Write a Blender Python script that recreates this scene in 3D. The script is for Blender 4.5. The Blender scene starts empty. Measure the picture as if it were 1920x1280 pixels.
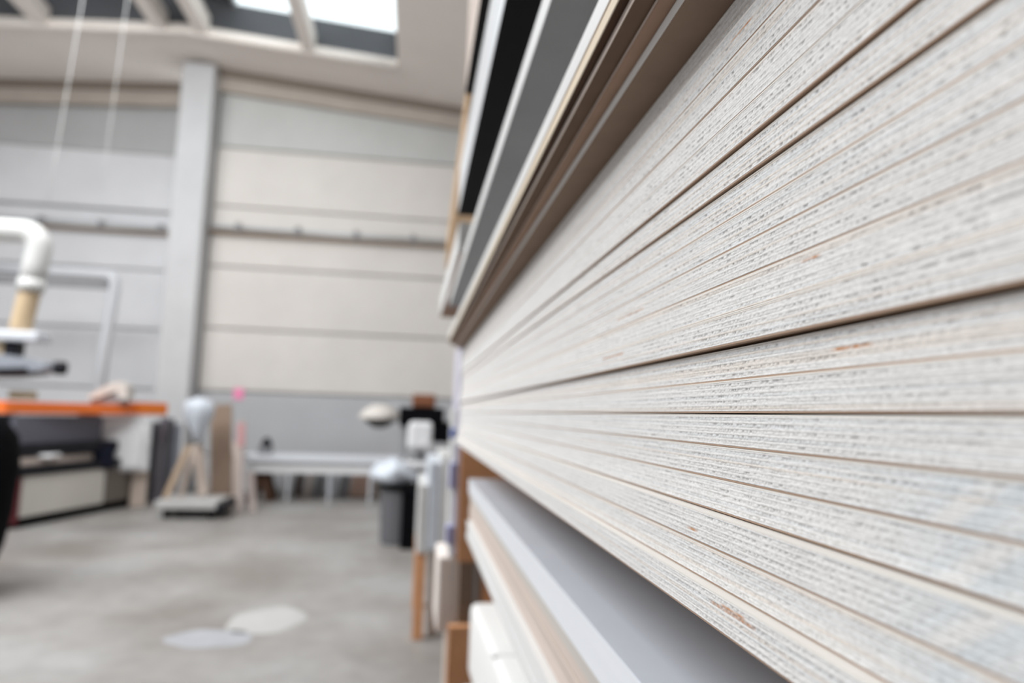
import bpy, bmesh, math, random
import numpy as np
from mathutils import Vector, Matrix

random.seed(4)
rng = np.random.default_rng(7)
sc = bpy.context.scene
COL = sc.collection

# ---------------------------------------------------------------- camera, sky, light, exposure
EYE = Vector((0.0, 0.0, 1.5))
cam_d = bpy.data.cameras.new('camera')
cam = bpy.data.objects.new('camera', cam_d)
COL.objects.link(cam)
cam_d.sensor_width = 36.0
cam_d.lens = 36.0 * 1300 / 1920
cam_d.clip_start = 0.01
cam_d.clip_end = 200
# slight yaw to the right, slight upward pitch and a 1.9 degree roll
r0 = Vector((0.98958403, -0.14017107, 0.03279503))       # image right, in world axes
d0 = Vector((0.04720833, 0.10077163, -0.99378894))       # image down
f0 = Vector((0.13599564, 0.98498586, 0.10633924))        # view direction
cam.matrix_world = Matrix(((r0.x, -d0.x, -f0.x, EYE.x), (r0.y, -d0.y, -f0.y, EYE.y),
                           (r0.z, -d0.z, -f0.z, EYE.z), (0, 0, 0, 1)))
cam_d.dof.use_dof = True
cam_d.dof.focus_distance = 0.385
cam_d.dof.aperture_fstop = 3.9
cam_d.dof.aperture_blades = 7
sc.camera = cam

sc.view_settings.view_transform = 'Standard'
sc.view_settings.look = 'None'
sc.view_settings.gamma = 1
sc.view_settings.use_curve_mapping = False
sc.view_settings.exposure = 0.10

world = bpy.data.worlds.new('overcast_sky')
sc.world = world
world.use_nodes = True
bg = world.node_tree.nodes['Background']
bg.inputs[0].default_value = (0.93, 0.965, 1.0, 1)
bg.inputs[1].default_value = 2.0


def area_light(name, loc, target, sx, sy, power, col=(1, 1, 1)):
    ld = bpy.data.lights.new(name, 'AREA')
    ld.shape = 'RECTANGLE'; ld.size = sx; ld.size_y = sy; ld.energy = power; ld.color = col
    o = bpy.data.objects.new(name, ld); COL.objects.link(o)
    o.location = loc
    o.rotation_euler = (Vector(target) - Vector(loc)).to_track_quat('-Z', 'Y').to_euler()
    return o


# roof-light daylight over the aisle, then an added lamp lifting the back wall
area_light('roof_and_fill_light', (-5.6, 3.2, 7.0), (-4.0, 3.2, 1.0), 1.8, 7.4, 980, (0.96, 0.985, 1.0))
area_light('roof_and_fill_light', (-4.2, 7.2, 7.1), (-3.6, 10.6, 1.5), 6.0, 3.6, 470, (0.96, 0.985, 1.0))

# ---------------------------------------------------------------- materials
MATS = {}


def mat(name, col, rough=0.6, noise=0.0, scale=4.0, col2=None, bump=0.0, stretch=(1, 1, 1), metal=0.0, bscale=None, detail=4.0, spec=0.4):
    if name in MATS: return MATS[name]
    m = bpy.data.materials.new(name); m.use_nodes = True
    nt = m.node_tree; b = nt.nodes['Principled BSDF']
    b.inputs['Roughness'].default_value = rough
    b.inputs['Metallic'].default_value = metal
    b.inputs['Specular IOR Level'].default_value = spec
    c1 = (*col, 1)
    if noise > 0 or col2 or bump > 0:
        tc = nt.nodes.new('ShaderNodeTexCoord')
        mp = nt.nodes.new('ShaderNodeMapping'); mp.inputs['Scale'].default_value = stretch
        nt.links.new(tc.outputs['Object'], mp.inputs[0])
        nz = nt.nodes.new('ShaderNodeTexNoise'); nz.inputs['Scale'].default_value = scale
        nz.inputs['Detail'].default_value = detail; nz.inputs['Roughness'].default_value = 0.6
        nt.links.new(mp.outputs[0], nz.inputs['Vector'])
        cr = nt.nodes.new('ShaderNodeValToRGB')
        c2 = (*col2, 1) if col2 else tuple(c * (1 - noise) for c in col) + (1,)
        cr.color_ramp.elements[0].position = 0.32; cr.color_ramp.elements[0].color = c2
        cr.color_ramp.elements[1].position = 0.68; cr.color_ramp.elements[1].color = c1
        nt.links.new(nz.outputs[0], cr.inputs[0])
        nt.links.new(cr.outputs[0], b.inputs['Base Color'])
        if bump > 0:
            bp = nt.nodes.new('ShaderNodeBump'); bp.inputs['Strength'].default_value = bump
            bp.inputs['Distance'].default_value = 0.004
            n2 = nz
            if bscale:
                n2 = nt.nodes.new('ShaderNodeTexNoise'); n2.inputs['Scale'].default_value = bscale
                nt.links.new(mp.outputs[0], n2.inputs['Vector'])
            nt.links.new(n2.outputs[0], bp.inputs['Height'])
            nt.links.new(bp.outputs[0], b.inputs['Normal'])
    else:
        b.inputs['Base Color'].default_value = c1
    MATS[name] = m
    return m


def edge_material():
    m = bpy.data.materials.new('plywood_edge'); m.use_nodes = True
    nt = m.node_tree; b = nt.nodes['Principled BSDF']
    b.inputs['Roughness'].default_value = 0.75
    at = nt.nodes.new('ShaderNodeAttribute'); at.attribute_name = 'ply'
    tc = nt.nodes.new('ShaderNodeTexCoord')
    mp = nt.nodes.new('ShaderNodeMapping'); mp.inputs['Scale'].default_value = (1, 0.35, 1)
    nt.links.new(tc.outputs['Object'], mp.inputs[0])
    nz = nt.nodes.new('ShaderNodeTexNoise'); nz.inputs['Scale'].default_value = 900; nz.inputs['Detail'].default_value = 3
    nt.links.new(mp.outputs[0], nz.inputs['Vector'])
    cr = nt.nodes.new('ShaderNodeValToRGB')
    cr.color_ramp.elements[0].position = 0.3; cr.color_ramp.elements[0].color = (.8, .79, .78, 1)
    cr.color_ramp.elements[1].position = 0.6; cr.color_ramp.elements[1].color = (1, 1, 1, 1)
    nt.links.new(nz.outputs[0], cr.inputs[0])
    mx = nt.nodes.new('ShaderNodeMixRGB'); mx.blend_type = 'MULTIPLY'; mx.inputs[0].default_value = 1
    nt.links.new(at.outputs['Color'], mx.inputs[1]); nt.links.new(cr.outputs[0], mx.inputs[2])
    nt.links.new(mx.outputs[0], b.inputs['Base Color'])
    bp = nt.nodes.new('ShaderNodeBump'); bp.inputs['Strength'].default_value = 0.35; bp.inputs['Distance'].default_value = 0.0004
    nt.links.new(nz.outputs[0], bp.inputs['Height']); nt.links.new(bp.outputs[0], b.inputs['Normal'])
    return m


M_EDGE = edge_material()
M_VEN_TOP = mat('cream_veneer', (.86, .825, .775), .55, .10, 12, stretch=(1, .12, 1))
M_VEN_BOT = mat('brown_veneer', (.46, .31, .22), .6, .25, 12, stretch=(1, .12, 1))
M_WHITE = mat('white_edge', (.80, .80, .79), .5, .06, 30, stretch=(1, .1, 4))
M_BLUEWHITE = mat('bluish_white_edge', (.80, .82, .86), .4, .04, 20, stretch=(1, .1, 4))
M_GREYFACE = mat('grey_laminate', (.31, .312, .315), .7, .08, 8, spec=.15)
M_PALEGREY = mat('pale_grey_laminate', (.70, .745, .82), .25, .05, 6)
M_BLACKFACE = mat('black_laminate', (.014, .013, .014), .75, spec=.08)
M_FIBRE = mat('brown_fibreboard', (.34, .225, .165), .8, .12, 25, spec=.1)
M_FIBRE_D = mat('dark_fibreboard', (.26, .185, .14), .8, .12, 25, spec=.1)
M_PINKB = mat('pinkish_board', (.60, .51, .45), .65, .12, 30, stretch=(1, .1, 4))
M_PINKE = mat('pale_pink_edge', (.66, .56, .50), .65, .1, 30, stretch=(1, .1, 4))
M_CREAM = mat('cream_wood_edge', (.78, .66, .50), .6, .15, 40, stretch=(1, .08, 4))
M_GREIGE = mat('greige_board', (.58, .54, .50), .6, .1, 30, stretch=(1, .1, 4))
M_TAN = mat('tan_wood', (.62, .42, .25), .65, .2, 20, stretch=(1, .1, 4))
M_PANELBROWN = mat('brown_panel', (.74, .37, .185), .6, .12, 14)
M_DARKBROWN = mat('dark_brown_wood', (.075, .04, .025), .7, .2, 10, spec=.15)
M_WOOD = mat('plain_wood', (.45, .33, .23), .6, .2, 14, stretch=(1, 1, .15))
M_PALEWOOD = mat('pale_wood', (.60, .50, .43), .6, .15, 14, stretch=(1, 1, .15))
M_FOAM = mat('white_wrap', (.90, .90, .885), .45, .03, 10)
M_LILAC = mat('lilac_film', (.66, .64, .75), .3, .1, 8)
M_FILM = mat('milky_film', (.70, .70, .69), .3, .14, 9)
M_BLUE = mat('blue_tape', (.18, .25, .62), .4)
M_BLUEPALE = mat('pale_blue_print', (.42, .45, .74), .4)
M_CONC = mat('pillar_concrete', (.52, .52, .525), .8, .08, 2.2, bump=.2)
M_PANEL_A = mat('warm_wall_panel', (.62, .585, .55), .85, .09, .9, bump=.15)
M_PANEL_B = mat('cool_wall_panel', (.64, .64, .655), .85, .08, .9, bump=.15)
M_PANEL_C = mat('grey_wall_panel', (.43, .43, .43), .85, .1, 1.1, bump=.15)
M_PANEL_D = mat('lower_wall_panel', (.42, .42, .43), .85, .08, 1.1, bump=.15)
M_JOINT = mat('joint_mortar', (.33, .32, .31), .9)
M_CEIL = mat('ceiling_board', (.82, .755, .70), .85, .05, 1.5)
M_TRIM = mat('eaves_trim', (.44, .39, .34), .8, .12, 2)
M_ROOFDARK = mat('dark_roof_sheet', (.075, .078, .085), .6, .1, 2)
M_GREYMETAL = mat('grey_metal', (.35, .36, .37), .4, metal=.4)
M_PALEMETAL = mat('pale_metal', (.66, .68, .72), .35)
M_DARK = mat('dark_metal', (.012, .012, .016), .5, spec=.2)
M_NAVY = mat('navy_metal', (.006, .008, .02), .5, spec=.2)
M_BLACK = mat('black_plastic', (.004, .004, .005), .8, spec=.04)
M_ORANGE = mat('orange_paint', (.92, .20, .03), .45, .12, 6)
M_ORANGE2 = mat('bright_orange_paint', (.85, .21, .02), .45)
M_MACHINE = mat('machine_white', (.76, .76, .77), .5, .05, 3)
M_MACHBASE = mat('machine_base_beige', (.68, .65, .60), .6, .08, 2)
M_RED = mat('dark_red_paint', (.16, .022, .03), .5)
M_DUCT = mat('white_duct', (.60, .60, .585), .4)
M_HOSE = mat('tan_hose', (.62, .47, .30), .5, .1, 6)
M_BAG = mat('white_bag', (.62, .66, .72), .4, .12, 9)
M_PINK = mat('pink_paper', (.80, .25, .42), .6)
M_REDROSE = mat('rose_tape', (.50, .27, .27), .6)
M_CARDB = mat('cardboard', (.24, .17, .125), .8, .1, 8)
M_BIN = mat('dark_grey_bin', (.12, .12, .13), .5)
M_CLUTTERG = mat('clutter_grey', (.24, .24, .25), .7, .2, 6)
M_CLUTTERP = mat('clutter_salmon', (.58, .40, .32), .7)


def floor_material():
    m = bpy.data.materials.new('worn_concrete'); m.use_nodes = True
    nt = m.node_tree; b = nt.nodes['Principled BSDF']; b.inputs['Roughness'].default_value = .5
    tc = nt.nodes.new('ShaderNodeTexCoord')
    nz = nt.nodes.new('ShaderNodeTexNoise'); nz.inputs['Scale'].default_value = .9; nz.inputs['Detail'].default_value = 6
    mp = nt.nodes.new('ShaderNodeMapping'); mp.inputs['Location'].default_value = (3.1, 1.7, 0)
    nt.links.new(tc.outputs['Object'], mp.inputs[0]); nt.links.new(mp.outputs[0], nz.inputs['Vector'])
    cr = nt.nodes.new('ShaderNodeValToRGB')
    e = cr.color_ramp.elements
    e[0].position = .34; e[0].color = (.26, .235, .215, 1)
    e[1].position = .66; e[1].color = (.42, .41, .40, 1)
    nt.links.new(nz.outputs[0], cr.inputs[0])
    n2 = nt.nodes.new('ShaderNodeTexNoise'); n2.inputs['Scale'].default_value = 7; n2.inputs['Detail'].default_value = 5
    nt.links.new(tc.outputs['Object'], n2.inputs['Vector'])
    mx = nt.nodes.new('ShaderNodeMixRGB'); mx.blend_type = 'MULTIPLY'; mx.inputs[0].default_value = .35
    nt.links.new(cr.outputs[0], mx.inputs[1]); nt.links.new(n2.outputs[0], mx.inputs[2])
    nt.links.new(mx.outputs[0], b.inputs['Base Color'])
    bp = nt.nodes.new('ShaderNodeBump'); bp.inputs['Strength'].default_value = .1; bp.inputs['Distance'].default_value = .003
    nt.links.new(n2.outputs[0], bp.inputs['Height']); nt.links.new(bp.outputs[0], b.inputs['Normal'])
    return m


def glass_material():
    m = bpy.data.materials.new('clear_rooflight'); m.use_nodes = True
    nt = m.node_tree; nt.nodes.remove(nt.nodes['Principled BSDF'])
    out = nt.nodes['Material Output']
    t = nt.nodes.new('ShaderNodeBsdfTransparent'); t.inputs[0].default_value = (.95, .98, .98, 1)
    g = nt.nodes.new('ShaderNodeBsdfGlossy'); g.inputs['Roughness'].default_value = .1
    mx = nt.nodes.new('ShaderNodeMixShader'); mx.inputs[0].default_value = .06
    nt.links.new(t.outputs[0], mx.inputs[1]); nt.links.new(g.outputs[0], mx.inputs[2])
    nt.links.new(mx.outputs[0], out.inputs[0])
    return m


# ---------------------------------------------------------------- helpers
def obj(name, bm_or_me, m, parent=None, loc=None, smooth=False):
    if isinstance(bm_or_me, bmesh.types.BMesh):
        bmesh.ops.recalc_face_normals(bm_or_me, faces=bm_or_me.faces)
        me = bpy.data.meshes.new(name); bm_or_me.to_mesh(me); bm_or_me.free()
    else:
        me = bm_or_me
    if m is not None and not me.materials: me.materials.append(m)
    if smooth:
        for p in me.polygons: p.use_smooth = True
    o = bpy.data.objects.new(name, me); COL.objects.link(o)
    if parent is not None: o.parent = parent
    if loc is not None: o.location = loc
    return o


def tag(o, label, cat, group=None, kind=None):
    o['label'] = label; o['category'] = cat
    if group: o['group'] = group
    if kind: o['kind'] = kind
    return o


def struct(o):
    o['kind'] = 'structure'; return o


def thing(name, label, cat, loc=(0, 0, 0), rz=0, group=None):
    o = bpy.data.objects.new(name, None); COL.objects.link(o)
    o.location = loc; o.rotation_euler = (0, 0, rz); o.empty_display_size = .1
    return tag(o, label, cat, group)


def box(bm, x0, x1, y0, y1, z0, z1, bev=0.0, seg=1):
    vs = [bm.verts.new((x, y, z)) for x in (x0, x1) for y in (y0, y1) for z in (z0, z1)]
    fs = [(0, 1, 3, 2), (4, 6, 7, 5), (0, 4, 5, 1), (2, 3, 7, 6), (0, 2, 6, 4), (1, 5, 7, 3)]
    faces = [bm.faces.new([vs[i] for i in f]) for f in fs]
    if bev > 0:
        es = list({e for f in faces for e in f.edges})
        bmesh.ops.bevel(bm, geom=es, offset=bev, segments=seg, affect='EDGES', profile=.5)
    return bm


def B(x0, x1, y0, y1, z0, z1, bev=0.0, seg=1):
    return box(bmesh.new(), x0, x1, y0, y1, z0, z1, bev, seg)


def tube(bm, pts, r, n=14, cap=True):
    pts = [Vector(p) for p in pts]
    rs = r if isinstance(r, (list, tuple)) else [r] * len(pts)
    rings = []
    up = Vector((0, 0, 1))
    t0 = (pts[1] - pts[0]).normalized()
    nrm = t0.orthogonal().normalized()
    for i, p in enumerate(pts):
        t = ((pts[min(i + 1, len(pts) - 1)] - pts[max(i - 1, 0)])).normalized()
        nrm = (nrm - t * nrm.dot(t)).normalized()
        bn = t.cross(nrm)
        rings.append([bm.verts.new(p + (nrm * math.cos(a) + bn * math.sin(a)) * rs[i]) for a in [2 * math.pi * k / n for k in range(n)]])
    for a, b in zip(rings, rings[1:]):
        for k in range(n): bm.faces.new((a[k], a[(k + 1) % n], b[(k + 1) % n], b[k]))
    if cap:
        bm.faces.new(rings[0]); bm.faces.new(rings[-1])
    return bm


def T(pts, r, n=14): return tube(bmesh.new(), pts, r, n)


def lathe(prof, n=28, wob=0.0):
    bm = bmesh.new(); rings = []
    for i, (r, z) in enumerate(prof):
        rings.append([bm.verts.new((r * math.cos(a) * (1 + wob * math.sin(3 * a + i)), r * math.sin(a) * (1 + wob * math.cos(2 * a + i * 2)), z)) for a in [2 * math.pi * k / n for k in range(n)]])
    for a, b in zip(rings, rings[1:]):
        for k in range(n): bm.faces.new((a[k], a[(k + 1) % n], b[(k + 1) % n], b[k]))
    if prof[0][0] > 1e-4: bm.faces.new(rings[0])
    if prof[-1][0] > 1e-4: bm.faces.new(rings[-1])
    return bm


def prism(poly, y0, y1):
    """poly of (x, z) extruded along y"""
    bm = bmesh.new()
    a = [bm.verts.new((x, y0, z)) for x, z in poly]; b = [bm.verts.new((x, y1, z)) for x, z in poly]
    bm.faces.new(a); bm.faces.new(b)
    n = len(poly)
    for i in range(n): bm.faces.new((a[i], a[(i + 1) % n], b[(i + 1) % n], b[i]))
    return bm


def bar(bm, p, q, w, h=None):
    """a square bar from p to q"""
    h = h or w
    p, q = Vector(p), Vector(q); t = (q - p).normalized()
    s = t.cross(Vector((0, 1, 0)))
    if s.length < .2: s = t.cross(Vector((1, 0, 0)))
    s.normalize(); u = s.cross(t).normalized()
    vs = []
    for c in (p, q):
        for a, b in ((-1, -1), (1, -1), (1, 1), (-1, 1)): vs.append(bm.verts.new(c + s * a * w / 2 + u * b * h / 2))
    for f in ((0, 1, 2, 3), (4, 5, 6, 7), (0, 1, 5, 4), (1, 2, 6, 5), (2, 3, 7, 6), (3, 0, 4, 7)): bm.faces.new([vs[i] for i in f])
    return bm


def BAR(p, q, w, h=None): return bar(bmesh.new(), p, q, w, h)


def crumple(bm, amp, seed=0, scale=6):
    from mathutils import noise
    for v in bm.verts:
        n = noise.noise_vector(v.co * scale + Vector((seed, seed * 2, 0)))
        v.co += n * amp
    return bm


# ---------------------------------------------------------------- hall
RIDGE_X, RIDGE_Z, SL = -4.1, 7.70, 0.073


def roof_z(x): return RIDGE_Z - SL * abs(x - RIDGE_X)


bm = B(-10.2, 3.3, -6, 14.2, -.2, 0)
fl = struct(obj('floor', bm, floor_material()))
# dried pale spills in the concrete: thin flat films on the floor
def spill(cx, cy, rx, ry, seed, name, label, m):
    b = bmesh.new(); n = 40; top = []; bot = []
    for k in range(n):
        a = 2 * math.pi * k / n
        w = 1 + .08 * math.sin(2 * a + seed) + .05 * math.sin(5 * a + 2 * seed)
        top.append(b.verts.new((cx + rx * w * math.cos(a), cy + ry * w * math.sin(a), .003)))
        bot.append(b.verts.new((cx + rx * w * 1.03 * math.cos(a), cy + ry * w * 1.03 * math.sin(a), .0)))
    b.faces.new(top)
    for k in range(n): b.faces.new((bot[k], bot[(k + 1) % n], top[(k + 1) % n], top[k]))
    return tag(obj(name, b, m), label, 'stain')
M_SPILL = mat('dried_plaster', (.47, .46, .45), .6, .12, 5)
M_SPILL2 = mat('dried_grey_plaster', (.38, .385, .41), .6, .12, 5)
spill(-.96, 5.30, .24, .33, .4, 'floor_stain', 'whitish oval dried spill on the concrete floor of the aisle', M_SPILL)
spill(-1.24, 4.90, .25, .19, 2.1, 'floor_stain', 'fainter greyish dried spill on the floor beside the whitish oval one', M_SPILL2)

# back wall: the bay behind the bench and the deeper bay behind the saw, of precast panels
wb = struct(obj('wall_back', B(-3.85, 3.3, 13.1, 13.3, 0, 7.9), M_JOINT))
wb2 = struct(obj('wall_back_bay', B(-10.2, -4.3, 13.9, 14.1, 0, 7.9), M_JOINT))
rows = [0.0, 0.645, 1.765, 2.885, 4.02, 5.14, 6.26, 7.40]
def panel_mesh(name, x0, x1, z0, z1): 
    b = B(x0, x1, -.06, .06, z0 + .012, z1 - .012, .018)
    bmesh.ops.recalc_face_normals(b, faces=b.faces)
    me = bpy.data.meshes.new(name); b.to_mesh(me); b.free(); return me
for i in range(7):
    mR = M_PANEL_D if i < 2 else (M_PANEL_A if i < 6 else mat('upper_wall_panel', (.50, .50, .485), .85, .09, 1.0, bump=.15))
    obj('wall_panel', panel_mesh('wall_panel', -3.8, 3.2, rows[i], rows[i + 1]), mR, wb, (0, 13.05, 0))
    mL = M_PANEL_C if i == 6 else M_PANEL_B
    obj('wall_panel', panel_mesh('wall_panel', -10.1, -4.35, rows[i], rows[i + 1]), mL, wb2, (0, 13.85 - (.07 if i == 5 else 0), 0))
struct(obj('wall_front', B(-10.2, 3.3, -6.2, -6, 0, 7.9), M_PANEL_B))
struct(obj('wall_left', B(-10.4, -10.2, -6, 14.2, 0, 7.5), M_PANEL_B))
struct(obj('wall_right', B(3.3, 3.5, -6, 14.2, 0, 7.5), M_PANEL_B))
# pillar
pil = struct(obj('trim_1', B(-4.38, -3.83, 12.55, 13.2, 0, 7.62, .02), M_CONC))
# sloping eaves trim under the ceiling
struct(obj('trim_2', prism([(-3.84, roof_z(-3.84) - .40), (3.2, roof_z(3.2) - .40), (3.2, roof_z(3.2)), (-3.84, roof_z(-3.84))], 12.86, 12.99), M_TRIM))
struct(obj('trim_3', prism([(-10.1, roof_z(-10.1) - .42), (-4.36, roof_z(-4.36) - .42), (-4.36, roof_z(-4.36)), (-10.1, roof_z(-10.1))], 13.62, 13.75), M_TRIM))

M_JOINTSHADE = mat('joint_shade', (.20, .165, .135), .7)  # dark bands that paint the contact shade along the ceiling joint
struct(obj('shade_strip_1', prism([(x, roof_z(x) - d) for x, d in ((-3.84, .13), (3.2, .13), (3.2, .0), (-3.84, .0))], 12.80, 12.858), M_JOINTSHADE))
struct(obj('shade_strip_2', prism([(x, roof_z(x) - d) for x, d in ((-10.1, .13), (-4.40, .13), (-4.40, .0), (-10.1, .0))], 13.55, 13.618), M_JOINTSHADE))
# ceiling: boards round the long roof-light opening
ceil = struct(bpy.data.objects.new('ceiling', None)); COL.objects.link(ceil)
YO = 11.62
def slope_slab(x0, x1, y0, y1, t=.12, dz=0.0):
    pts = [x0] + ([RIDGE_X] if x0 < RIDGE_X < x1 else []) + [x1]
    return prism([(x, roof_z(x) + dz) for x in pts] + [(x, roof_z(x) + t + dz) for x in reversed(pts)], y0, y1)
obj('ceiling_board', slope_slab(-10.2, 3.3, YO, 14.2), M_CEIL, ceil)
obj('ceiling_board', slope_slab(-.55, 3.3, -6, YO), M_CEIL, ceil)
obj('ceiling_board', slope_slab(-10.2, -8.3, -6, YO), M_CEIL, ceil)
# dark upstand round the opening
UP = .62
pts = [-8.3, RIDGE_X, -.55]
obj('upstand', prism([(x, roof_z(x) + .02) for x in pts] + [(x, roof_z(x) + UP) for x in reversed(pts)], YO + .002, YO + .08), M_ROOFDARK, ceil)
obj('ceiling_board', slope_slab(-8.3, -.55, -6, 8.6), M_CEIL, ceil)
obj('upstand', B(-.548, -.48, .5, YO, roof_z(-.55) + .02, roof_z(-.55) + UP), M_ROOFDARK, ceil)
# dark roof sheets above the ridge part, glass above the slope next to the rack
obj('roof_sheet', slope_slab(-10.2, -3.3, 4, YO + .1, .05, UP), M_ROOFDARK, ceil)
M_GLASS = glass_material()
wn = struct(bpy.data.objects.new('window_1', None)); COL.objects.link(wn)
for xa, xb in ((-3.26, -2.16), (-2.08, -.60)):
    obj('pane', slope_slab(xa, xb, 3.0, YO, .012, UP - .03), M_GLASS, wn)
for xx in (-3.3, -2.12, -.57):
    obj('glazing_bar', prism([(xx - .03, roof_z(xx) + UP - .06), (xx + .03, roof_z(xx) + UP - .06), (xx + .03, roof_z(xx) + UP + .05), (xx - .03, roof_z(xx) + UP + .05)], 3.0, YO), M_GREYMETAL, wn)
# ribs that cross the opening
for xx in (-2.05, -3.78, -4.45, -6.25, -7.6):
    obj('rib', prism([(xx - .10, roof_z(xx) - .03), (xx + .10, roof_z(xx) - .03), (xx + .10, roof_z(xx) + .30), (xx - .10, roof_z(xx) + .30)], 3.0, YO), M_CEIL, ceil)
# rounded lip along the opening
obj('lip', T([(-8.3, YO, roof_z(-8.3)), (RIDGE_X, YO, RIDGE_Z), (-.55, YO, roof_z(-.55))], .07, 10), M_CEIL, ceil, smooth=True)

# cable tray along the back wall, one run on each bay
def tray(x0, x1, y, z, label):
    t = thing('cable_tray', label, 'cable tray', (x0, y, z))
    L = x1 - x0
    obj('channel', prism([(0, -.09), (L, -.09), (L, -.075), (0, -.075)], -.16, -.01), M_WOOD, t)
    obj('channel', prism([(0, -.075), (L, -.075), (L, .06), (0, .06)], -.025, -.005), M_GREYMETAL, t)
    obj('pipe', T([(0, -.09, -.02), (L, -.09, -.02)], .05, 10), M_GREYMETAL, t, smooth=True)
    k = .5
    while k < L:
        obj('clamp', B(k - .05, k + .05, -.17, 0, -.085, .08, .01), M_CLUTTERG, t); k += 1.05
tray(-3.8, 1.8, 12.98, 4.72, 'grey cable tray with clamps running along the warm wall panels, by the pillar')
tray(-9.6, -4.4, 13.78, 4.80, 'grey cable tray running along the cool wall panels behind the white duct')

# ---------------------------------------------------------------- plywood stack in the foreground
def vnoise(t, seed):
    """smooth 1D value noise in 0..1 on array t"""
    i = np.floor(t).astype(np.int64); f = t - i
    f = f * f * (3 - 2 * f)
    def h(k):
        x = np.sin((k + seed * 131.7) * 12.9898) * 43758.5453
        return x - np.floor(x)
    return h(i) * (1 - f) + h(i + 1) * f


ys = [-.15, .02, .10, .14, .165]
y = .18
while y < 2.65:
    ys.append(y); y += max(.0006, .0006 * (y / .35) ** 2)
ys.append(2.65)
YS = np.array(ys); NY = len(YS)
NPLY = 11
WHITE = np.array([.83, .82, .808]); PINK = np.array([.81, .755, .705]); GREYW = np.array([.78, .785, .79])
DARKP = np.array([.40, .39, .39]); GLUE = np.array([.36, .33, .31]); BROWN = np.array([.36, .235, .16]); KNOT = np.array([.55, .27, .13])


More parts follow.
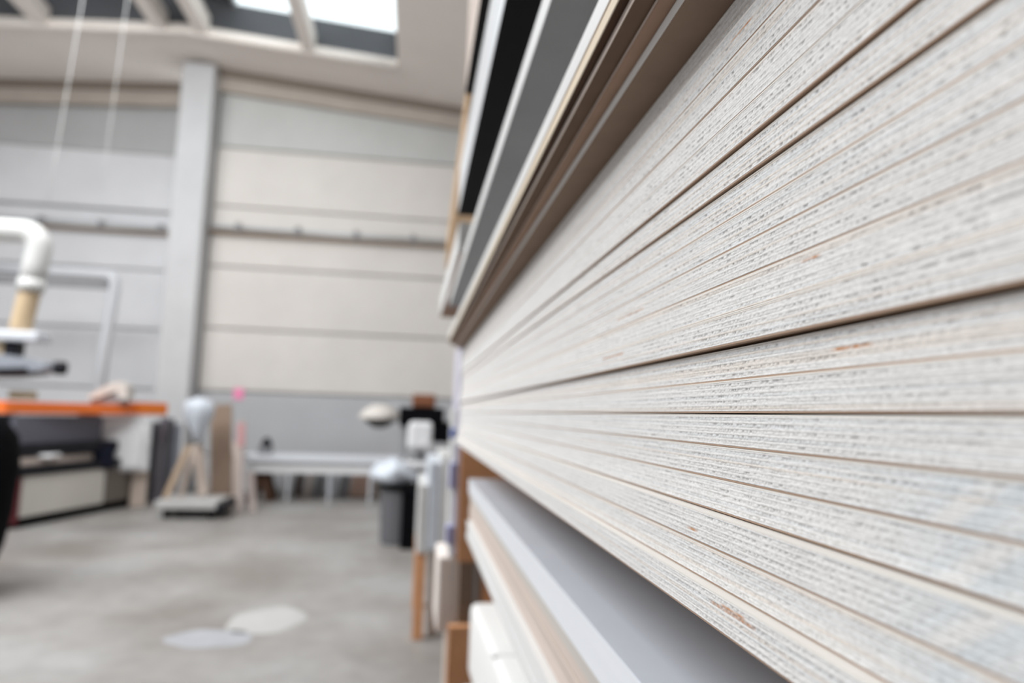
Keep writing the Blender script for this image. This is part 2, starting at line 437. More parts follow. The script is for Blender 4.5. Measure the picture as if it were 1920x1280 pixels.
def ply_core(seed, X, z0, z1, y_off, knots):
    vv = [0.0, .14, .5, .86]
    rowz, rowp, rowv = [], [], []
    # plies of slightly unequal thickness
    th = 1 + .2 * rng.random(NPLY); th[1::2] *= 1.35; th[0] = th[-1] = .8
    cz = np.concatenate([[0], np.cumsum(th)]) / th.sum()
    for p in range(NPLY):
        for v in vv: rowz.append(cz[p] + v * (cz[p + 1] - cz[p])); rowp.append(p); rowv.append(v)
    rowz.append(1.0); rowp.append(NPLY - 1); rowv.append(1.0)
    NR = len(rowz)
    Xs = np.zeros((NR, NY)); Zs = np.zeros((NR, NY)); C = np.zeros((NR, NY, 3))
    slow = .0007 * (vnoise(YS / .35, seed) - .5)
    for r in range(NR):
        p, v = rowp[r], rowv[r]
        rough = (p % 2 == 1)
        s = seed * 37 + p * 5
        amount = np.clip(vnoise(YS / .045, s + 1) * 1.5 - .1, 0, 1)      # the pits come and go along the ply
        tone = rng.random() if v == 0.0 else tone
        base = WHITE if tone < .72 else (PINK if tone < .84 else GREYW)
        low = vnoise(YS / .06, s + 2)[:, None]
        col = base * (1 - .06 * low) + 0 * low
        if v in (0.0, 1.0):
            seen = np.clip(vnoise(YS / .02, s + 3) * 1.5 - .05, 0, 1) * (.55 + .45 * vnoise(YS / .0024, s + 10)) * (1.0 if rough else .45)
            d = .00008 + .00034 * seen
            col = col * (1 - .75 * seen[:, None]) + GLUE * .75 * seen[:, None]
            if r == 0 or r == NR - 1:
                col = BROWN + 0 * low; d = d * 0 + .0003
        else:
            shp = 1.0 if v == .5 else .55
            if rough:
                raw = .65 * vnoise(YS / .0009 + r * .41, s + 4) + .35 * vnoise(YS / .0031 + r * .2, s + 9)
                pit = np.clip((raw - .48) * 3.4, 0, 1) * np.clip((1.9 - YS) / 1.2, .25, 1) * (.25 + .75 * amount)
                d = .00012 + .00075 * pit * shp
                k = np.clip(pit * .46 * (1.0 if v != .14 else .75), 0, 1)[:, None]
                col = col * (1 - k) + DARKP * k
            else:
                raw = vnoise(YS / .006, s + 5)
                d = .00009 * raw
        for (kp, ka, kb) in knots:
            if p == kp and v not in (0.0, 1.0):
                w = np.clip((YS - ka) / .006, 0, 1) * np.clip((kb - YS) / .006, 0, 1)
                w = (w * (.35 + .65 * vnoise(YS / .003, s + 6)))[:, None]
                col = col * (1 - w) + KNOT * w
        if seed in (14, 15, 16, 17, 18):                                     # bluish tint near the corner
            w = (np.clip((.262 - YS) / .05, 0, 1) * np.clip(vnoise(YS / .012 + r * .05, 77) * 1.3 - .2, 0, 1) * .55)[:, None]
            col = col * (1 - w) + np.array([.56, .64, .70]) * w
        Xs[r] = X + slow + d
        jit = .00016 * (vnoise(YS / .003, s + 8) - .5) if 0 < r < NR - 1 else 0
        Zs[r] = z0 + rowz[r] * (z1 - z0) + jit
        C[r] = col
    Yg = np.repeat(YS[None, :], NR, 0) + y_off
    co = np.stack([Xs, Yg, Zs], -1).reshape(-1, 3)
    nv = len(co)
    extra = np.array([[X + 1.22, YS[0] + y_off, z0], [X + 1.22, YS[-1] + y_off, z0], [X + 1.22, YS[0] + y_off, z1], [X + 1.22, YS[-1] + y_off, z1]])
    verts = np.concatenate([co, extra])
    idx = np.arange(nv).reshape(NR, NY)
    q = np.stack([idx[:-1, :-1], idx[1:, :-1], idx[1:, 1:], idx[:-1, 1:]], -1).reshape(-1, 4)
    loops = q.ravel().tolist(); starts = list(range(0, len(loops), 4)); totals = [4] * len(q)
    def ngon(ids):
        starts.append(len(loops)); totals.append(len(ids)); loops.extend(int(i) for i in ids)
    a, b, c, d_ = nv, nv + 1, nv + 2, nv + 3
    ngon(list(idx[0]) + [b, a])
    ngon(list(idx[-1][::-1]) + [c, d_])
    ngon(list(idx[:, 0][::-1]) + [a, c]); ngon(list(idx[:, -1]) + [d_, b]); ngon([a, b, d_, c])
    me = bpy.data.meshes.new('core')
    me.vertices.add(len(verts)); me.vertices.foreach_set('co', verts.ravel())
    me.loops.add(len(loops)); me.loops.foreach_set('vertex_index', loops)
    me.polygons.add(len(starts)); me.polygons.foreach_set('loop_start', starts); me.polygons.foreach_set('loop_total', totals)
    me.update(calc_edges=True); me.validate()
    att = me.attributes.new('ply', 'FLOAT_COLOR', 'POINT')
    cols = np.ones((len(verts), 4)); cols[:nv, :3] = C.reshape(-1, 3); cols[nv:, :3] = WHITE
    att.data.foreach_set('color', cols.ravel())
    return me


FACE_X = {12: .1785, 11: .1740, 10: .1738, 9: .1742, 8: .1735, 7: .1755, 6: .1772, 5: .1762, 4: .1755, 3: .1750, 2: .1722,
          1: .1768, 0: .1752, -1: .1757, -2: .1755, -3: .1748, -4: .1680, -5: .1674, -6: .1610}
GAP = {8: .0012, 7: .0010, 2: .0016, 0: .0009, 6: .0006, 5: .0005, -3: .0008}
KNOTS = {-6: [(7, .310, .362), (8, .318, .350)], 4: [(4, .52, .60)], 1: [(5, .24, .27)], 2: [(7, .55, .62)], 11: [(6, .33, .36)],
         3: [(8, .27, .29)], -4: [(3, .40, .42)]}
ORD = ['lowest', 'second', 'third', 'fourth', 'fifth', 'sixth', 'seventh', 'eighth', 'ninth', 'tenth', 'eleventh', 'twelfth', 'thirteenth',
       'fourteenth', 'fifteenth', 'sixteenth', 'seventeenth', 'eighteenth', 'topmost']
NOTE = {-6: 'with a rust-brown knot', -5: '', -4: 'with a cream top face showing',
        8: 'with a dark gap under it', 7: 'with a dark gap under it', 2: 'overhanging a wide dark gap', 0: 'with a thin gap under it',
        12: 'in the shade of the brown boards'}
for j in range(-6, 13):
    g = GAP.get(j, .00022)
    z0 = 1.5 + .0051 + .0187 * j + g / 2
    z1 = 1.5 + .0051 + .0187 * (j + 1) - GAP.get(j + 1, .00022) / 2
    if j == 12: z1 = 1.7510
    X = FACE_X[j]
    k = j + 6
    note = NOTE.get(j, '')
    lab = ('topmost sheet' if k == 18 else ('lowest sheet' if k == 0 else ORD[k] + ' sheet from the bottom')) + ' of the big white stack' + (', ' + note if note else '')
    yo = float(rng.uniform(-.008, .008))
    t = thing('plywood_sheet', lab, 'plywood sheet', (0, 0, 0), 0, 'white-edged plywood sheets in the big stack')
    V = .0008
    obj('core', ply_core(j + 20, X, z0 + V, z1 - V, yo, KNOTS.get(j, [])), M_EDGE, t)
    obj('face_veneer', B(X + .0001, X + 1.22, YS[0] + yo, YS[-1] + yo, z1 - V, z1), M_VEN_TOP, t)
    obj('face_veneer', B(X + .0002, X + 1.22, YS[0] + yo, YS[-1] + yo, z0, z0 + V), M_VEN_BOT, t)


# ---------------------------------------------------------------- other boards in the rack
def board(name, label, X, z0, z1, y0, y1, core, edge=None, under=None, top=None, w=1.2, yaw=0.0, group=None, cat='board'):
    t = thing(name, label, cat, (X, y1, z0), yaw, group)
    L = y1 - y0; h = z1 - z0; e = .0012 if edge else 0
    u = .0008 if under else 0; v = .0008 if top else 0
    obj('core', B(e, w, -L, 0, u, h - v, min(.0012, h / 6)), core, t)
    if edge: obj('edge_band', B(0, e, -L, -.0005, u, h - v), edge, t)
    if under: obj('under_face', B(.0002, w, -L, 0, 0, u), under, t)
    if top: obj('top_face', B(.0002, w, -L, 0, h - v, h), top, t)
    return t


E0 = 1.5
GB = 'loose boards lying over the big plywood stack'
board('fibreboard', 'brown board with a white edge lying straight on the big plywood stack', .150, E0 + .2515, E0 + .2600, -.1, 2.66, M_FIBRE_D, M_WHITE, M_FIBRE_D, group=GB)
board('fibreboard', 'thin brown hardboard with a brownish edge, just over the white-edged brown board', .1395, E0 +   .2605, E0 + .2640, -.1, 2.64, M_FIBRE, M_PINKE, M_FIBRE, group=GB)
board('fibreboard', 'brown board with a lighter pinkish edge, under the cream-edged board', .1268, E0 + .2645, E0 + .2713, -.1, 2.66, M_FIBRE, M_PINKB, mat('umber_fibreboard', (.15, .10, .07), .8, .12, 25, spec=.1), group=GB)
board('wooden_board', 'cream-edged wooden board over the brown boards with a knotted tan edge', .1205, E0 + .2720, E0 + .2850, -.1, 2.63, M_CREAM, None, M_DARKBROWN, group=GB)
board('white_board', 'white-edged board lying on the cream-edged board under the grey-faced one', .1200, E0 + .2855, E0 + .3040, -.1, 2.65, M_WHITE, M_WHITE, M_PINKB, group=GB)
# grey faced
board('laminate_board', 'board with a dark grey underside and white edge, over the brown boards', .118, E0 + .4180, E0 + .4340, .1, 2.70, M_WHITE, M_WHITE, M_GREYFACE)
board('white_board', 'white board resting on the board with the grey underside', .1185, E0 + .4345, E0 + .4520, .1, 2.68, M_WHITE, M_WHITE)
# black faced and the white boards on it
board('laminate_board', 'white-edged board with a wide black underside, lowest of its pack', .100, E0 + .578, E0 + .596, .2, 1.98, M_WHITE, M_BLUEWHITE, M_BLACKFACE)
LB = ['second', 'third', 'fourth', 'fifth', 'sixth', 'seventh', 'eighth']
for i in range(7):
    board('white_board', LB[i] + ' board up in the bluish-white pack on the black-faced board', .1005 + .0006 * (i % 3), E0 + .5965 + .018 * i, E0 + .614 + .018 * i, .2, 1.97 - .01 * (i % 2),
          M_WHITE, M_BLUEWHITE if i % 3 else M_WHITE, group='white boards above the black face')
board('laminate_board', 'upper board with a narrow black underside, under the pinkish boards by the ceiling', .0905, E0 + .800, E0 + .818, .4, 1.67, M_PINKE, M_PINKE, M_BLACKFACE)
for i in range(6):
    board('pinkish_board', LB[i] + ' board up in the pale pinkish pack near the roof', .0905 + .0008 * (i % 2), E0 + .8185 + .04 * i, E0 + .858 + .04 * i, .4, 1.66, M_PINKE, M_PINKE, group='pinkish boards near the roof')
# tan board and the white board beyond the black one
for i, (a, b) in enumerate(((.728, .775), (.7755, .822), (.8225, .87))):
    board('tan_board', ['lowest', 'middle', 'upper'][i] + ' of three tan wooden boards sticking out beyond the black-faced board', .127 + .002 * (i == 1), E0 + a, E0 + b, 1.70, 3.47, M_TAN, yaw=-.0165, group='tan boards')
board('white_board', 'long white-edged board with a brown underside sticking out farthest of the rack', .108, E0 + .475, E0 + .492, 2.02, 3.43, M_WHITE, M_WHITE, M_FIBRE)
for i, (a, b) in enumerate(((.4925, .530), (.5305, .568))):
    board('white_board', ['lower', 'upper'][i] + ' white board lying on the farthest long white-edged board', .109, E0 + a, E0 + b, 2.02, 3.42, M_WHITE, M_WHITE, group='white boards farthest out')
# under the big stack
board('laminate_board', 'pale blue-grey faced sheet with a bluish-white edge, right under the big stack', .175, E0 - .2120, E0 - .1920, -.1, 2.12, M_BLUEWHITE, M_BLUEWHITE, None, M_PALEGREY)
board('white_board', 'bluish-white board directly under the pale blue-grey faced sheet', .1755, E0 - .2335, E0 - .2125, -.1, 2.12, M_BLUEWHITE, M_BLUEWHITE)
for i, (a, b, m_, n_) in enumerate(((-.2495, -.234, M_GREIGE, 'greyish beige board under the bluish-white boards'), (-.2655, -.250, M_PINKE, 'darker beige board between the greyish and the pinkish ones'),
                                    (-.2825, -.266, M_PINKB, 'pinkish board above the lower pinkish one'), (-.2995, -.283, M_PINKE, 'lower pinkish board lying on the white boards'))):
    board('fibreboard', n_, .1765 if i != 1 else .179, E0 + a, E0 + b, -.1, 2.08, m_, group='bare boards under the pale sheet')
for i in range(3):
    board('white_board', ['uppermost', 'middle', 'lowest'][i] + ' white board at the foot of the pack under the big stack', .166 + .002 * (i == 1), E0 - .3155 - .0165 * i, E0 - .300 - .0165 * i, -.1, 2.02, M_WHITE, M_WHITE, group='white boards at the foot of the pack')

# two wrapped packs lower down
def wrapped(label, loc, w, L, h, rz):
    t = thing('wrapped_pack', label, 'pack', loc, rz)
    b = B(0, w, -L, 0, 0, h, .022, 4)
    obj('wrap', b, M_FOAM, t, smooth=True)
    obj('strap', B(-.002, w * .8, -.5, -.48, h - .004, h + .002), M_FOAM, t)
    return t
wrapped('thick white foam-wrapped pack under the white boards, the higher one', (.205, 2.25, E0 - .80), .9, 2.2, .215, .030)
for yy in (.6, 1.8):
    tag(obj('timber_bearer', B(.40, 1.0, yy - .04, yy + .04, .68, .70, .002), M_WOOD), 'flat lath between the two white wrapped packs, ' + ('nearer' if yy < 1 else 'farther') + ' one', 'timber')
wrapped('lower white wrapped pack of which only the corner shows', (.172, 2.22, E0 - 1.02), .9, 2.2, .20, .012)

# rack: brown panels at its end, steel arms and posts deep inside
rk = thing('storage_rack', 'storage rack with brown end panels that holds the boards', 'rack', (.19, 2.75, 0))
def rp(name, b, m): 
    for v in b.verts: v.co -= Vector((.19, 2.75, 0))
    return obj(name, b, m, rk)
rp('end_panel', B(.193, 1.45, 2.74, 2.76, .935, 1.392, .001), M_PANELBROWN)
rp('end_panel', B(.170, 1.45, 2.72, 2.76, 0, .70, .001), M_PANELBROWN)
rp('end_panel', B(.30, 1.45, 2.79, 2.81, .70, .935, .001), M_PANELBROWN)
rp('filler_block', B(.205, .262, 2.77, 2.83, .70, .935, .001), M_CARDB)
rp('steel_strip', B(.264, .272, 2.77, 2.80, .70, .935), M_GREYMETAL)
for yy in (.5, 1.7):
    rp('post', B(1.46, 1.54, yy - .04, yy + .04, 0, 3.4), M_GREYMETAL)
    for zz in (E0 - .3495, .4790):
        rp('arm', B(.34, 1.50, yy - .03, yy + .03, zz - .05, zz), M_GREYMETAL)
def bearer(x0, yy, z0, z1, label):
    tag(obj('timber_bearer', B(x0, x0 + .8, yy - .04, yy + .04, z0, z1, .004), M_WOOD), label, 'timber')
bearer(.42, .9, E0 - .192, E0 - .1069, 'timber bearer between the pale sheet and the big stack, nearer one')
bearer(.42, 1.9, E0 - .192, E0 - .1069, 'timber bearer between the pale sheet and the big stack, farther one')
for (yy, a) in ((.6, 'nearer'), (1.9, 'farther')):
    bearer(.30, yy, E0 + .304, E0 + .418, 'timber bearer over the white-edged board, ' + a + ' one')
    bearer(.30, yy - .1, E0 + .452, E0 + .578, 'timber bearer under the black-faced board, ' + a + ' one')
    bearer(.30, {.6: .6, 1.9: 1.45}[yy], E0 + .7224, E0 + .800, 'timber bearer under the pinkish pack, ' + a + ' one')
bearer(.30, 2.45, E0 + .452, E0 + .475, 'thin timber bearer under the farthest white-edged board')
bearer(.30, 1.92, E0 + .7224, E0 + .728, 'thin lath under the tan boards on the white pack')
bearer(.30, 2.9, E0 + .568, E0 + .7278, 'timber block between the farthest white boards and the tan boards')

# ---------------------------------------------------------------- packs behind the rack
t = thing('wrapped_sheets', 'tall lilac film-wrapped pack with blue marks, just past the end of the big stack', 'pack', (.178, 2.86, 0))
obj('wrap', B(0, .9, 0, .35, .93, 1.795, .012, 2), M_LILAC, t)
obj('wrap_fold', B(-.012, .0, .02, .30, .93, 1.52, .005, 1), M_FILM, t)
for (z0, z1, x0) in ((1.40, 1.44, -.022), (1.20, 1.30, -.020), (.98, 1.05, -.024)):
    obj('blue_mark', B(x0, x0 + .03, -.004, .06, z0, z1, .002), M_BLUE if z0 > 1.35 else M_BLUEPALE, t)
obj('base_block', B(0.10, .9, .02, .34, 0, .93, .004), M_PINKE, t)
t = thing('paper_bundle', 'pale pinkish bundle standing below the lilac film-wrapped pack', 'bundle', (.130, 3.02, 0))
for v in range(1):
    obj('bundle', B(-.003, .13, -.14, .18, .635, .925, .01, 2), mat('pale_rose_paper', (.84, .765, .72), .6), t)
    obj('foot', B(.05, .10, .0, .16, 0, .635, .004), M_PALEWOOD, t)
t = thing('wrapped_sheets', 'milky film-wrapped bundles of sheets on brown wooden legs beside the aisle', 'pack', (.06, 4.8, 0))
for i, (x0, x1, z0, z1) in enumerate(((0, .07, .56, 1.02), (.065, .15, .575, 1.17), (.145, .30, .56, 1.22))):
    obj('wrapped_bundle', crumple(B(x0, x1, 0, .9, z0, z1, .015, 2), .006, i), M_FILM if i != 1 else M_BAG, t)
obj('leg', B(.0, .07, .02, .09, 0, .56, .003), M_PANELBROWN, t)
obj('leg', B(.0, .07, .80, .87, 0, .56, .003), M_PANELBROWN, t)
obj('leg', B(.23, .30, .80, .87, 0, .56, .003), M_PANELBROWN, t)
obj('leg', B(.10, .17, .10, .17, 0, .56, .003), M_PALEWOOD, t)

# ---------------------------------------------------------------- beam saw at the aisle's far side
saw = thing('beam_saw', 'large panel saw with an orange beam, white control cabinet and beige base', 'machine', (-4.5, 9.0, 0), 0)
def sp(name, b, m, smooth=False):
    for v in b.verts: v.co -= Vector((-4.5, 9.0, 0))
    return obj(name, b, m, saw, smooth=smooth)
def slant(x0, y0, x1, y1, depth, z0, z1, bev=.01):
    """box whose visible side runs from (x0,y0) to (x1,y1), with depth to the side away from the aisle"""
    d = Vector((x1 - x0, y1 - y0, 0)); n = Vector((-d.y, d.x, 0)).normalized() * depth
    b = bmesh.new(); ps = [(x0, y0), (x1, y1), (x1 + n.x, y1 + n.y), (x0 + n.x, y0 + n.y)]
    lo = [b.verts.new((p[0], p[1], z0)) for p in ps]; hi = [b.verts.new((p[0], p[1], z1)) for p in ps]
    b.faces.new(lo); b.faces.new(hi)
    for i in range(4): b.faces.new((lo[i], lo[(i + 1) % 4], hi[(i + 1) % 4], hi[i]))
    if bev: bmesh.ops.bevel(b, geom=list(b.edges), offset=bev, segments=2, affect='EDGES')
    return b
sp('base', slant(-4.50, 9.0, -4.16, 10.4, 1.6, .12, .60), M_MACHBASE)
sp('base', slant(-4.155, 10.42, -3.98, 11.2, 1.5, .12, .59), mat('machine_base_shade', (.19, .165, .14), .6, .1, 2))  # right part of the base, coloured darker for the shadow on it
sp('plinth', slant(-4.54, 9.0, -4.02, 11.2, 1.4, 0, .12, 0), M_BLACK)
sp('end_plate', slant(-4.535, 8.86, -4.505, 8.985, 1.6, .05, .60), M_RED)
sp('bed_rail', slant(-4.50, 8.9, -4.05, 10.75, 1.6, .60, .715, .01), M_DARK)
sp('bed', slant(-4.60, 8.9, -4.17, 10.7, 1.5, .715, .80, .01), M_PINKE)
sp('guard', slant(-4.62, 8.9, -4.10, 10.6, .25, .82, .97, .02), M_DARK)
sp('guard_end', slant(-4.20, 10.2, -4.06, 10.45, .4, .58, .94, .04), M_NAVY)
sp('backplate', slant(-4.66, 9.0, -4.30, 10.5, .15, .95, 1.31, .01), mat('violet_grey_paint', (.13, .13, .16), .5))
sp('guard_post', slant(-4.37, 10.25, -4.32, 10.45, .2, .9, 1.32, .01), M_NAVY)
sp('guard_post', slant(-4.72, 9.0, -4.69, 9.12, .2, .9, 1.32, .01), M_NAVY)
sp('pressure_beam', slant(-4.73, 8.9, -3.95, 10.7, .4, 1.33, 1.475, .015), M_ORANGE)
sp('beam_head', slant(-3.94, 10.72, -3.70, 11.25, .45, 1.335, 1.515, .015), M_ORANGE2)
sp('cabinet', slant(-4.33, 10.55, -3.80, 10.85, .5, .52, 1.31, .02), M_MACHINE)
sp('cabinet_door', slant(-4.28, 10.535, -3.86, 10.775, .012, .58, 1.10, .004), M_MACHINE)
sp('cabinet_foot', slant(-4.0, 10.9, -3.82, 11.0, .2, 0, .52, .01), M_PALEWOOD)
sp('hood', prism([(-4.50, 1.55), (-4.36, 1.66), (-4.20, 1.76), (-4.08, 1.80), (-3.98, 1.74), (-3.95, 1.55), (-4.06, 1.55), (-4.10, 1.66), (-4.22, 1.62), (-4.36, 1.55)], 10.35, 10.6), M_GREIGE)
sp('hood_foot', B(-4.45, -4.0, 10.40, 10.55, 1.48, 1.60, .01), M_CLUTTERG)
sp('offcut', B(-4.56, -4.36, 9.3, 9.55, .80, .84, .008), M_MACHINE)

# dust extraction arm over the saw
da = thing('extraction_arm', 'white extraction pipe bending down into a tan hose above the saw', 'pipe', (-4.1, 7.6, 0))
def dp(name, b, m, smooth=True):
    for v in b.verts: v.co -= Vector((-4.1, 7.6, 0))
    return obj(name, b, m, da, smooth=smooth)
arc = [(-3.99 + .16 * math.sin(a), 7.5, 3.03 + .16 * math.cos(a)) for a in [i * math.pi / 2 / 6 for i in range(7)]]
dp('pipe', T([(-6.5, 7.5, 3.17), (-5.0, 7.5, 3.18), (-4.2, 7.5, 3.19)] + arc + [(-3.85, 7.5, 2.85), (-3.87, 7.5, 2.62)], .115, 18), M_DUCT)
dp('hose', T([(-3.87 - .002 * k, 7.5, 2.62 - .0155 * k) for k in range(29)], [.095 + .006 * (k % 2) for k in range(29)], 18), M_HOSE)
dp('collar', T([(-3.866, 7.5, 2.70), (-3.871, 7.5, 2.58)], .122, 18), M_DUCT)
dp('plate', B(-4.5, -3.69, 7.35, 7.65, 2.07, 2.17, .02, 2), M_PALEMETAL, False)
dp('bracket', B(-4.02, -3.90, 7.42, 7.58, 1.93, 2.07, .01), M_DARK, False)
dp('swivel_bracket', B(-4.10, -4.03, 7.45, 7.55, 1.90, 2.07, .005), M_HOSE, False)
dp('head', crumple(prism([(-4.6, 1.93), (-4.0, 1.935), (-3.72, 1.90), (-3.58, 1.86), (-3.56, 1.80), (-3.72, 1.77), (-4.6, 1.735)], 7.3, 7.7), .0), mat('slate_paint', (.32, .34, .38), .3), False)
dp('head_rim', prism([(-4.6, 1.77), (-4.0, 1.79), (-3.72, 1.81), (-3.72, 1.76), (-4.0, 1.72), (-4.6, 1.70)], 7.27, 7.73), M_DARK, False)
obj('knob', lathe([(0.0, -.07), (.06, -.06), (.07, 0), (.06, .06), (0.0, .07)], 20), M_DARK, da, (.58, -.10, 1.825), smooth=True)
dp('handle', B(-3.95, -3.72, 7.45, 7.55, 1.50, 1.585, .015, 2), M_HOSE, False)
dp('stem', T([(-4.3, 7.5, 1.74), (-4.3, 7.5, 0.0)], .05, 10), M_DARK)

# thinner grey pipe on the wall behind
gp = thing('wall_pipe', 'thin grey pipe with an elbow coming down in front of the cool wall panels', 'pipe', (-4.75, 11.9, 0))
arc = [(-5.02 + .12 * math.sin(a), 0, 3.55 - .12 + .12 * math.cos(a)) for a in [i * math.pi / 2 / 6 for i in range(7)]]
b = T([(-7.0, 0, 3.56), (-5.6, 0, 3.555)] + arc + [(-4.90, 0, 3.2), (-4.96, 0, 2.4), (-5.02, 0, 0.0)], .085, 14)
for v in b.verts: v.co.x += 4.75
obj('pipe', b, mat('pipe_grey', (.47, .48, .50), .4), gp, smooth=True)
b = B(-7.0, -5.0, -.06, .06, 3.33, 3.45, .01)
for v in b.verts: v.co.x += 4.75
obj('under_pipe_strip', b, M_CLUTTERG, gp)  # dark grey strip just below the level run of the pipe

# black sack standing in front of the saw
b = lathe([(0.0, 0), (.34, 0), (.42, .10), (.50, .35), (.54, .60), (.54, .95), (.50, 1.20), (.40, 1.36), (.20, 1.42), (0.0, 1.43)], 40, .02)
bs = tag(obj('waste_sack', crumple(b, .02, 3, 4), M_BLACK, None, (-3.645, 6.0, 0), smooth=True), 'bulky black sack standing in front of the orange-beamed saw', 'sack')

# ---------------------------------------------------------------- trolley with leaning battens, bag and cardboard
ct = thing('platform_trolley', 'low grey platform trolley on dark wheels in front of the pillar', 'trolley', (-2.85, 10.1, 0))
obj('deck', B(-.45, .33, -.28, .45, .13, .24, .012), mat('trolley_deck', (.46, .45, .44), .6, .1, 5), ct)
obj('bumper', B(.30, .42, -.28, .40, .10, .22, .02), M_DARK, ct)
for sx in (-.32, .25):
    for sy in (-.18, .32):
        b = lathe([(.0, -.03), (.065, -.03), (.065, .03), (0.0, .03)], 18)
        o = obj('wheel', b, M_BLACK, ct, (sx, sy, .065)); o.rotation_euler = (0, math.pi / 2, 0)
obj('axle_frame', B(-.25, .20, -.24, .36, .08, .13), M_BLACK, ct)
def batten(p, q, w, m, label):
    tag(obj('batten', BAR(p, q, w, w * .6), m), label, 'batten', 'battens standing on the trolley')
batten((-3.20, 9.92, .27), (-2.98, 9.98, .96), .075, M_WOOD, 'tan batten leaning on the trolley, the most slanting one')
batten((-3.07, 10.10, .26), (-2.95, 10.16, .96), .06, M_PALEWOOD, 'pale batten between the slanting tan one and the wide one on the trolley')
batten((-2.83, 10.28, .27), (-2.97, 10.34, .96), .12, M_PALEWOOD, 'wide pale batten standing upright under the white bag')
b = lathe([(.0, -.30), (.06, -.28), (.09, -.12), (.17, .05), (.20, .18), (.17, .28), (.05, .33), (0, .33)], 24, .07)
tag(obj('plastic_bag', crumple(b, .03, 1, 7), M_BAG, None, (-2.95, 10.22, 1.275), smooth=True), 'white plastic bag hung over the top of the battens', 'bag')
tag(obj('cardboard_sheet', BAR((-2.66, 10.62, .0), (-2.83, 10.86, 1.52), .30, .03), M_CARDB), 'tall brown cardboard sheet leaning behind the white bag', 'cardboard')
mat('dull_steel', (.13, .13, .145), .5); mat('bluish_steel', (.24, .25, .29), .45); mat('violet_steel', (.30, .28, .32), .45)
for x, w, h, m_, lab in ((-3.98, .10, 1.22, 'dull_steel', 'dark steel profile standing closest to the white saw cabinet'), (-3.865, .09, 1.30, 'violet_steel', 'pale violet-grey profile standing between two dark ones by the saw cabinet'),
                         (-3.76, .10, 1.28, 'dull_steel', 'dark steel profile standing between the violet-grey and the bluish one'), (-3.65, .09, 1.20, 'bluish_steel', 'bluish grey profile standing closest to the trolley')):
    t = thing('steel_profile', lab, 'profile', (x, 11.6, 0), 0, 'steel profiles by the saw')
    obj('web', B(-w / 2, w / 2, .03, .045, 0, h, .002), MATS[m_], t)
    obj('flange', B(-w / 2, -w / 2 + .012, -.02, .03, 0, h, .002), MATS[m_], t)
    obj('flange', B(w / 2 - .012, w / 2, -.02, .03, 0, h, .002), MATS[m_], t)
# thin standing laths
for i, (x, y_, h, m_, w, lab) in enumerate(((-2.36, 10.45, 1.30, mat('weathered_wood', (.42, .35, .325), .7), .07, 'thin pinkish lath standing with a rose-red tape near its top'), (-2.62, 11.4, .95, M_PINKE, .14, 'short wide pale lath leaning behind the trolley'),
                                            (-2.98, 11.6, .90, MATS['weathered_wood'], .10, 'short narrow lath leaning behind the trolley'), (-2.22, 10.6, .55, MATS['weathered_wood'], .10, 'low pinkish lath next to the taped lath'))):
    t = thing('lath', lab, 'lath', (x, y_, 0), 0)
    obj('strip', BAR((0, 0, 0), (-.10, .15, h), w, .03), m_, t)
    if i == 0:
        obj('tape', BAR((-.078, .100, h * .72), (-.102, .137, h * .97), w * 1.5, .05), M_REDROSE, t)
tag(obj('paper_note', B(-3.19, -3.02, 12.975, 12.988, 1.63, 1.83, .004), M_PINK), 'small pink paper note fixed to the back wall above the taped lath', 'note')

# ---------------------------------------------------------------- workbench
wbn = thing('workbench', 'long light metal-topped workbench standing before the back wall', 'workbench', (-1.4, 12.0, 0))
obj('top', B(-1.30, 1.35, -.35, .45, .64, .74, .012), M_PALEMETAL, wbn)
obj('apron', B(-1.15, 1.25, -.28, .38, .46, .64, .008), M_MACHINE, wbn)
for sx in (-.55, .1, .75, 1.2):
    obj('leg', B(sx - .015, sx + .015, -.25, -.22, 0, .46), M_PALEMETAL, wbn)
    obj('leg', B(sx - .015, sx + .015, .32, .35, 0, .46), M_PALEMETAL, wbn)
for sx, sx2 in ((-1.14, -1.01), (-.82, -.95)):
    for sy in (-.22, .15):
        obj('trestle_leg', BAR((sx, sy, 0), (sx2, sy * .6, .44), .13, .08), M_DARKBROWN, wbn)
obj('trestle_crossbar', B(-1.10, -.86, -.22, .15, .40, .46, .006), M_DARKBROWN, wbn)
for i, (x0, x1, h, m_, nm) in enumerate(((-1.98, -1.86, .40, M_DARKBROWN, 'dark brown offcut'), (-1.80, -1.70, .42, M_PINKE, 'pale pink offcut'), (-1.66, -1.50, .36, M_CLUTTERG, 'grey offcut next to the pale pink one'), (-1.45, -1.25, .34, M_PALEMETAL, 'light metal offcut'),
                                     (-1.22, -1.08, .38, M_CLUTTERG, 'grey offcut between the metal and salmon ones'), (-1.04, -.62, .42, M_CLUTTERP, 'wide salmon offcut'), (-.56, -.40, .34, M_PALEWOOD, 'pale wood offcut'), (-.36, -.14, .40, M_MACHINE, 'white offcut'))):
    tag(obj('offcut', BAR(((x0 + x1) / 2, 12.55, 0), ((x0 + x1) / 2 + .03, 12.72, h), x1 - x0, .05), m_), nm + ' leaning on the wall under the workbench', 'offcut', 'offcuts under the workbench')
t = thing('bench_vice', 'small dark vice with a rounded top on the near end of the workbench', 'vice', (-2.38, 11.95, .74))
obj('body', B(-.11, .11, -.1, .12, 0, .13, .03, 2), M_CLUTTERG, t)
obj('jaw', lathe([(.0, 0), (.10, 0), (.09, .08), (.05, .16), (0, .18)], 16), M_DARK, t, (0.02, 0, .10), smooth=True)
tag(obj('clamp_handle', T([(-2.84, 11.75, .68), (-2.702, 11.75, .69)], [.085, .05], 14), M_NAVY, smooth=True), 'dark blue handle at the end of the workbench', 'handle')

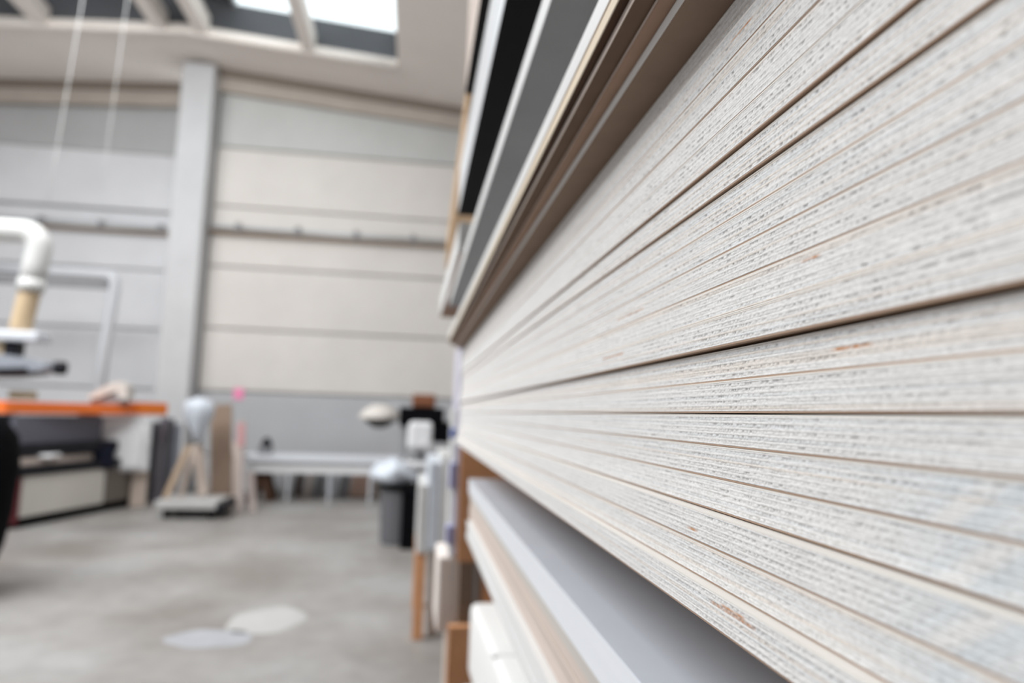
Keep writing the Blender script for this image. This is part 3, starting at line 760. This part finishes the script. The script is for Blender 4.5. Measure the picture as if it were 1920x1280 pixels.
# ---------------------------------------------------------------- bin with bags
bn = thing('waste_bin', 'dark grey waste bin standing in the aisle, filled with white bags', 'bin', (-.10, 8.3, 0))
obj('drum', lathe([(.0, 0), (.205, 0), (.215, .03), (.235, .60), (.255, .62), (.255, .66), (.225, .66), (.215, .58), (.0, .56)], 36), M_BIN, bn, smooth=False)
obj('rim', lathe([(.25, .615), (.275, .625), (.275, .655), (.25, .665)], 36), M_BLACK, bn, smooth=True)
bg_ = lathe([(.0, .0), (.16, .0), (.24, .03), (.27, .07), (.25, .11), (.20, .15), (.17, .20), (.10, .22), (.05, .27), (.0, .29)], 30, .12)
tag(obj('rubbish_bag', crumple(bg_, .06, 5, 9), M_BAG, None, (-.20, 8.26, .70), smooth=True), 'crumpled bluish-white bag heaped on top of the waste bin', 'bag')

t = thing('black_crate', 'upright black crate standing close beside the grey waste bin', 'crate', (.02, 7.88, 0))
obj('shell', B(-.10, .14, 0, .12, 0, .62, .015, 2), M_BLACK, t)
obj('rim', B(-.115, .155, -.012, .13, .60, .645, .008), M_BLACK, t)

# ---------------------------------------------------------------- drill with a lamp dome, next to the packs
mc = thing('pillar_drill', 'white drill machine with a black head and brown box on top, behind the milky bundles', 'machine', (.12, 8.85, 0))
obj('head', B(-.29, .26, -.2, .25, 1.33, 1.565, .02), M_BLACK, mc)
obj('head_side', B(.12, .34, -.2, .25, 1.14, 1.40, .02), M_BLACK, mc)
obj('motor', B(-.14, .15, -.12, .2, 1.565, 1.73, .02), mat('rust_brown_paint', (.20, .075, .035), .5), mc)
obj('casing', crumple(B(-.17, .12, -.28, -.0, 1.05, 1.39, .05, 3), .012, 2), M_MACHINE, mc)
obj('column', B(-.06, .04, .0, .14, .05, 1.34, .01), M_CLUTTERG, mc)
obj('column_guard', B(-.26, -.19, .02, .14, .05, 1.34, .01), M_GREYMETAL, mc)
obj('table', B(-.22, .24, -.25, .2, .82, .90, .015), M_MACHINE, mc)
obj('base', B(-.28, .28, -.2, .3, 0, .06, .01), M_DARK, mc)
obj('cabinet', B(.06, .30, -.1, .2, .06, .82, .01), M_DARKBROWN, mc)
ld = thing('lamp_dome', 'pale dome lamp on an arm beside the black drill head', 'lamp', (-.43, 9.3, 1.35))
obj('shade', lathe([(.27, .05), (.275, .065), (.25, .12), (.19, .18), (.11, .225), (.0, .245), (.0, .23), (.10, .21), (.18, .165), (.24, .11), (.262, .06)], 32), M_GREIGE, ld, smooth=True)
obj('diffuser', lathe([(.0, -.07), (.08, -.06), (.16, -.01), (.235, .075), (.0, .08)], 32), mat('soot_grey', (.09, .09, .09), .8), ld, smooth=True)
obj('arm', T([(.0, 0, .24), (.05, 0, .30), (.22, -.1, .26), (.42, -.22, .16)], .012, 8), M_GREYMETAL, ld, smooth=True)

# two thin pale hoses hanging from the roof
tag(obj('hanging_hose', T([(-3.545, 7.0, 3.33), (-3.517, 7, 3.85), (-3.424, 7.0, 5.44), (-3.30, 7.0, 7.66)], .004, 8), M_FILM, smooth=True), 'thin pale hose hanging from the roof straight above the white pipe', 'hose')
tag(obj('hanging_hose', T([(-3.24, 7.3, 3.6), (-3.20, 7.3, 3.98), (-3.15, 7.3, 5.48), (-3.05, 7.3, 7.64)], .003, 8), M_FILM, smooth=True), 'second thin pale hose hanging from the roof, nearer the pillar', 'hose')
